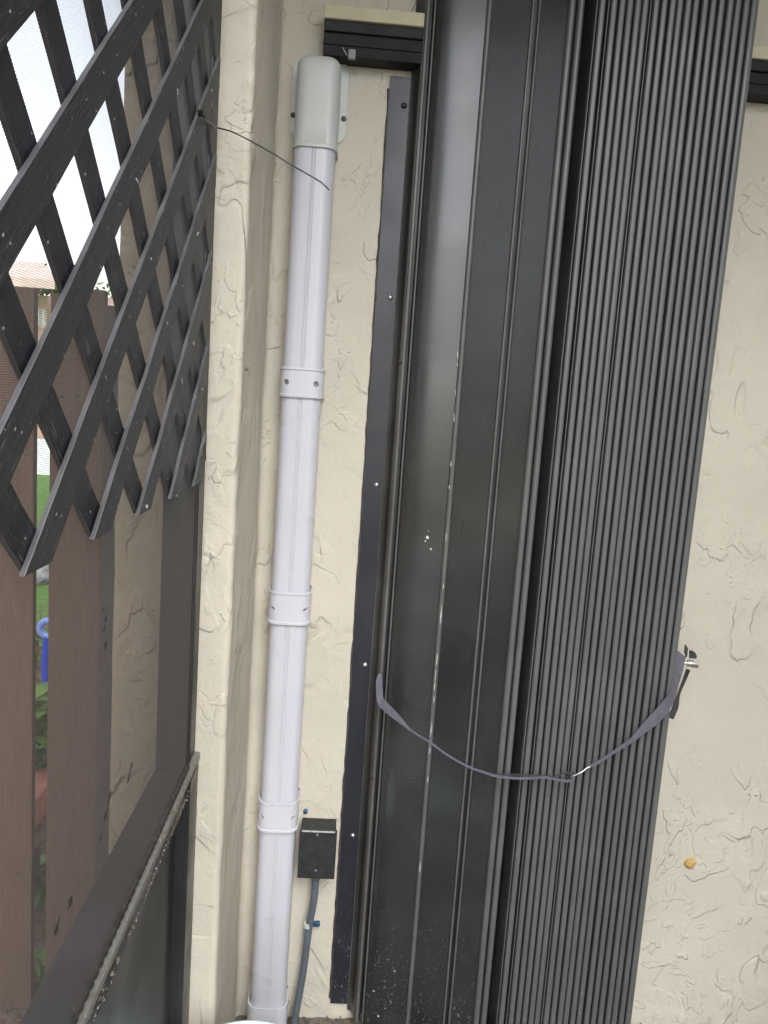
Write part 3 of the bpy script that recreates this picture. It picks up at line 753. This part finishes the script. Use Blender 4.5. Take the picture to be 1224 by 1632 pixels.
# ------------------------------------------------------------------ garden seen through the gap
def leafmat(name, a, b):
    m = NT(name); oi = m.node('ShaderNodeObjectInfo'); m.color(m.mix(m.ramp(m.noise(16, 3), .3, .7), a, b)); m.set(rough=.5)
    m.b.inputs['Transmission Weight'].default_value = 0
    return m.m
LG = leafmat('leaf_fresh', (.07,.16,.02), (.20,.32,.05)); LD = leafmat('leaf_deep', (.03,.09,.02), (.10,.20,.04)); LO = leafmat('leaf_bronze', (.10,.05,.035), (.22,.14,.06))
def leaf_into(mb, base, d, L, w_, droop):
    d = d.normalized(); s_ = d.cross(Vector((0,0,1)));
    if s_.length < .01: s_ = Vector((1,0,0))
    s_.normalize(); rows = []
    for k in range(5):
        t = k/4; p = base + d*L*t + Vector((0,0,-droop*t*t)); wd = w_*math.sin(math.pi*min(.97,.08+t*.9))
        up = s_.cross(d).normalized()*wd*.3
        rows.append([p - s_*wd + up, p, p + s_*wd + up])
    mb.quadstrip(rows, False)
def plant(label, loc, h, n, L, w_, mat, seed, name='leafy_plant', group='low plants in the garden bed'):
    r = random.Random(seed); t = thing(name, loc, label, 'plant', group); mb = MB(); st_ = MB(); loc = Vector(loc)
    for s in range(max(3, n//9)):
        a = r.uniform(0, 6.28); tip = loc + Vector((math.cos(a)*h*.35*r.random(), math.sin(a)*h*.35*r.random(), h*r.uniform(.6,1)))
        st_.tube([loc, loc.lerp(tip,.5)+Vector((r.uniform(-.01,.01),r.uniform(-.01,.01),0)), tip], [.004,.003,.0015], 5)
        for k in range(9):
            u = r.uniform(.15,1); p = loc.lerp(tip, u); aa = r.uniform(0, 6.28)
            leaf_into(mb, p, Vector((math.cos(aa), math.sin(aa), r.uniform(-.1,.8))), L*r.uniform(.6,1.2), w_*r.uniform(.6,1.1), L*r.uniform(.1,.5))
    mb.build('leaves', mat, t, smooth=60); st_.build('stem', LD, t, smooth=60)
    return t
def gp(px, py): p = atZ(px, py, OUTZ+.02); return (p.x, p.y, OUTZ+.015)
plant('broad leaved light green plant seen through the fence gap', gp(60,1215), .30, 60, .13, .035, LG, 1)
plant('darker green plant low in the fence gap', gp(64,1262), .20, 45, .10, .028, LD, 2)
plant('reddish brown wispy plant above the green leaves in the gap', gp(56,1080), .42, 50, .16, .016, LO, 3)
plant('small deep green plant near the fence foot', gp(62,1440), .16, 40, .09, .018, LD, 4)
plant('green tuft at the bottom of the fence gap', gp(58,1560), .08, 24, .06, .012, LG, 5)
# grey stone on the lawn edge
c = Vector(gp(62,925)); rk = random.Random(8)
bm = bmesh.new(); bmesh.ops.create_icosphere(bm, subdivisions=3, radius=1)
for v in bm.verts: v.co = Vector((v.co.x*.10, v.co.y*.09, v.co.z*.075))*(1+.25*noise.noise(v.co*1.7))
me = bpy.data.meshes.new('garden_stone'); bm.to_mesh(me); bm.free(); o = bpy.data.objects.new('garden_stone', me); COL.objects.link(o)
o.location = c+Vector((0,0,.04)); me.materials.append(plain('stone_grey', (.28,.28,.29), .85, .3, 20, .003, 60)); tag(o, 'small grey stone at the lawn edge in the fence gap', 'stone')
# blue ring-topped garden stake
bs0 = Vector(gp(74,1110)); yb = bs0.y
bl_ = thing('ring_topped_stake', bs0, 'blue plastic garden stake with a pale ring on top', 'stake')
BLU = plain('bright_blue', (.02,.07,.62), .35, .1, 20); PBL = plain('pale_blue', (.25,.36,.80), .35, .1, 20)
tb = atY(73,1062,yb); rc_ = atY(77,1002,yb); rr_ = abs(atY(64,1002,yb).x - rc_.x)
MB().tube([bs0, tb, Vector((tb.x+.004, yb, rc_.z-rr_*.9))], [.016,.020,.016], 12).build('stem', BLU, bl_, smooth=60)
MB().tube([rc_+Vector((math.cos(a)*rr_,0,math.sin(a)*rr_)) for a in (2*math.pi*k/24 for k in range(25))], .016, 10, False).build('ring', PBL, bl_, smooth=60)
# terracotta edging block lying in the bed
e0, e1 = Vector(gp(48,1300)), Vector(gp(78,1258)); dv = (e1-e0); dv.z = 0; dv.normalize(); nn = Vector((-dv.y,dv.x,0)); ec = (e0+e1)/2+Vector((0,0,.05))
tag(MB().obox(ec, dv*.20, nn*.045, Vector((0,0,.05))).build('edging_block', plain('terracotta', (.38,.15,.10), .8, .2, 30, .001, 90), None, bevel=.008), 'salmon red edging block lying in the garden bed', 'block')

# ------------------------------------------------------------------ white garden wall, neighbour's house, trees
gw0 = atZ(60,756,OUTZ); 
gwz = atY(60,700,gw0.y).z
tag(MB().box(gw0.x-3.5, gw0.x+2.2, gw0.y, gw0.y+.15, OUTZ-.02, gwz).build('garden_wall', plain('white_render', (.72,.73,.76), .8, .06, 3), None, bevel=.01), 'low white garden wall at the far edge of the lawn', 'wall')
HY = 13.0
nh = thing('neighbour_house', (-6.2,HY,OUTZ), 'peach coloured neighbouring house with wide eaves and a small window', 'house')
PEACH = plain('peach_siding', (.52,.36,.27), .8, .06, 2)
xe = atY(77,500,HY).x; ze = atY(60,470,HY).z
z0w = OUTZ
wl = MB().box(xe-7.5, xe, HY, HY+6, z0w, ze).build('wall', PEACH, nh)
# lapped siding boards
zz = ze-.02; 
while zz > ze-2.2:
    MB().obox((xe-3.5, HY-.012, zz-.09), Vector((3.5,0,0)), Vector((0,.010,.0)), Vector((0,-.008,.088))).build('siding_board', PEACH, wl); zz -= .18
wl2 = MB().box(xe+.002, xe+6.0, HY+1.8, HY+6, z0w, ze-.25).build('wing', plain('rose_wall', (.36,.19,.15), .8, .08, 2), nh)
# window
w0, w1 = atY(58,493,HY-.03), atY(77,519,HY-.03)
wn = MB().box(w0.x-.06, w1.x-.02, HY-.05, HY-.021, w1.z-.05, w0.z+.05).build('window', plain('window_trim', (.60,.45,.36), .6), nh, bevel=.004)
GL = plain('window_glass', (.60,.66,.70), .12, .05, 3)
xm = (w0.x+w1.x)/2-.02
MB().box(w0.x, xm-.02, HY-.058, HY-.0505, w1.z, w0.z).build('pane', GL, wn); MB().box(xm+.02, w1.x-.05, HY-.058, HY-.0505, w1.z, w0.z).build('pane', GL, wn)
# roof: gently pitched with a deep eave
rf0 = atY(22,438,HY-.9); rf1 = atY(66,441,HY-.9); rf2 = atY(92,468,HY-.4)
roofm = plain('peach_roof_edge', (.62,.50,.43), .75, .08, 3)
rfo = MB().quadstrip([[(xe-8.5,HY-.9,ze+.02),(xe-8.5,HY-.9,ze+.17),(xe-8.5,HY+3,ze+1.0),(xe-8.5,HY+3,ze+.85)],[(xe+.45,HY-.9,ze+.02),(xe+.45,HY-.9,ze+.17),(xe-1.2,HY+3,ze+1.0),(xe-1.2,HY+3,ze+.85)]], True, True, True).build('roof', roofm, nh)
MB().quadstrip([[(xe+.40,HY-.5,ze-.25),(xe+.40,HY-.5,ze-.12),(xe+.4,HY+4,ze+.55),(xe+.4,HY+4,ze+.4)],[(xe+6.3,HY+.9,ze-.38),(xe+6.3,HY+.9,ze-.25),(xe+6.3,HY+4,ze+.55),(xe+6.3,HY+4,ze+.4)]], True, True, True).build('roof', plain('wing_roof', (.45,.33,.27), .75, .08, 3), nh)

def leafy_tree(label, loc, h, rad_, n, seed, mat, leaf=.11):
    r = random.Random(seed); loc = Vector(loc); t = thing('garden_tree', loc, label, 'tree', 'trees beyond the houses'); mb = MB(); tr = MB()
    tr.tube([loc, loc+Vector((.1,0,h*.5)), loc+Vector((0,.1,h*.8))], [.16,.11,.05], 8)
    cl_ = []
    for k in range(26):
        a = r.uniform(0,6.28); u = r.uniform(.25,1)**.5; cl_.append(loc+Vector((math.cos(a)*rad_*u, math.sin(a)*rad_*u, h*r.uniform(.55,.97)-.25*rad_*u)))
    for k in range(6):
        c = r.choice(cl_); tr.tube([loc+Vector((0,0,h*.45)), loc.lerp(c,.6)+Vector((0,0,.2*h)), c], [.06,.04,.015], 6)
    for k in range(n):
        c = r.choice(cl_); p = c+Vector((r.gauss(0,.26),r.gauss(0,.26),r.gauss(0,.2)))*rad_*.7
        d = Vector((r.gauss(0,1),r.gauss(0,1),r.gauss(0,.6))).normalized(); s_ = d.orthogonal().normalized()*leaf*.35; b0 = len(mb.v)
        mb.v += [tuple(p), tuple(p+d*leaf*.5+s_), tuple(p+d*leaf), tuple(p+d*leaf*.5-s_)]; mb.f.append((b0,b0+1,b0+2,b0+3))
    mb.build('crown', mat, t); tr.build('trunk', plain('bark', (.16,.11,.08), .9, .2, 12), t, smooth=60)
def crown_at(px, py, Y, label, rad_, seed, n=5000):
    p = atY(px, py, Y); leafy_tree(label, (p.x, p.y, OUTZ), p.z-OUTZ, rad_, n, seed, LG if seed % 2 else LD)
crown_at(160,440,16,'round green tree above the fence boards beside the pillar', 1.3, 31)
# palm
pp_ = atY(88,452,15); pm = thing('palm_tree', (pp_.x,15,OUTZ), 'small feathery palm behind the neighbouring house', 'tree')
r = random.Random(4); mb = MB()
top = Vector((pp_.x, 15, pp_.z-.15))
MB().tube([(pp_.x,15,OUTZ),(pp_.x+.1,15,top.z*.5),tuple(top)], [.14,.11,.09], 10).build('trunk', plain('palm_bark', (.20,.16,.12), .9, .2, 12), pm, smooth=60)
for k in range(13):
    a = 2*math.pi*k/13+r.uniform(-.2,.2); L = r.uniform(.7,.95); el = r.uniform(.3,1.1); prev = top
    fr_ = MB(); pts = []
    for q_ in range(9):
        t = q_/8; pts.append(top+Vector((math.cos(a)*L*t*math.cos(el*.6), math.sin(a)*L*t*math.cos(el*.6), L*(math.sin(el)*t - .75*t*t))))
    fr_.tube(pts, [.012*(1-.8*i/8) for i in range(9)], 5)
    for q_ in range(1,9):
        for sgn in (-1,1):
            for h_ in (0,.5):
                p = pts[q_-1].lerp(pts[q_], h_); d = (pts[q_]-pts[q_-1]).normalized(); s_ = d.cross(Vector((0,0,1))).normalized()*sgn
                leaf_into(fr_, p, s_+d*.7+Vector((0,0,-.3)), .26*(1-.4*q_/8), .016, .05)
    fr_.build('frond', LG, pm)
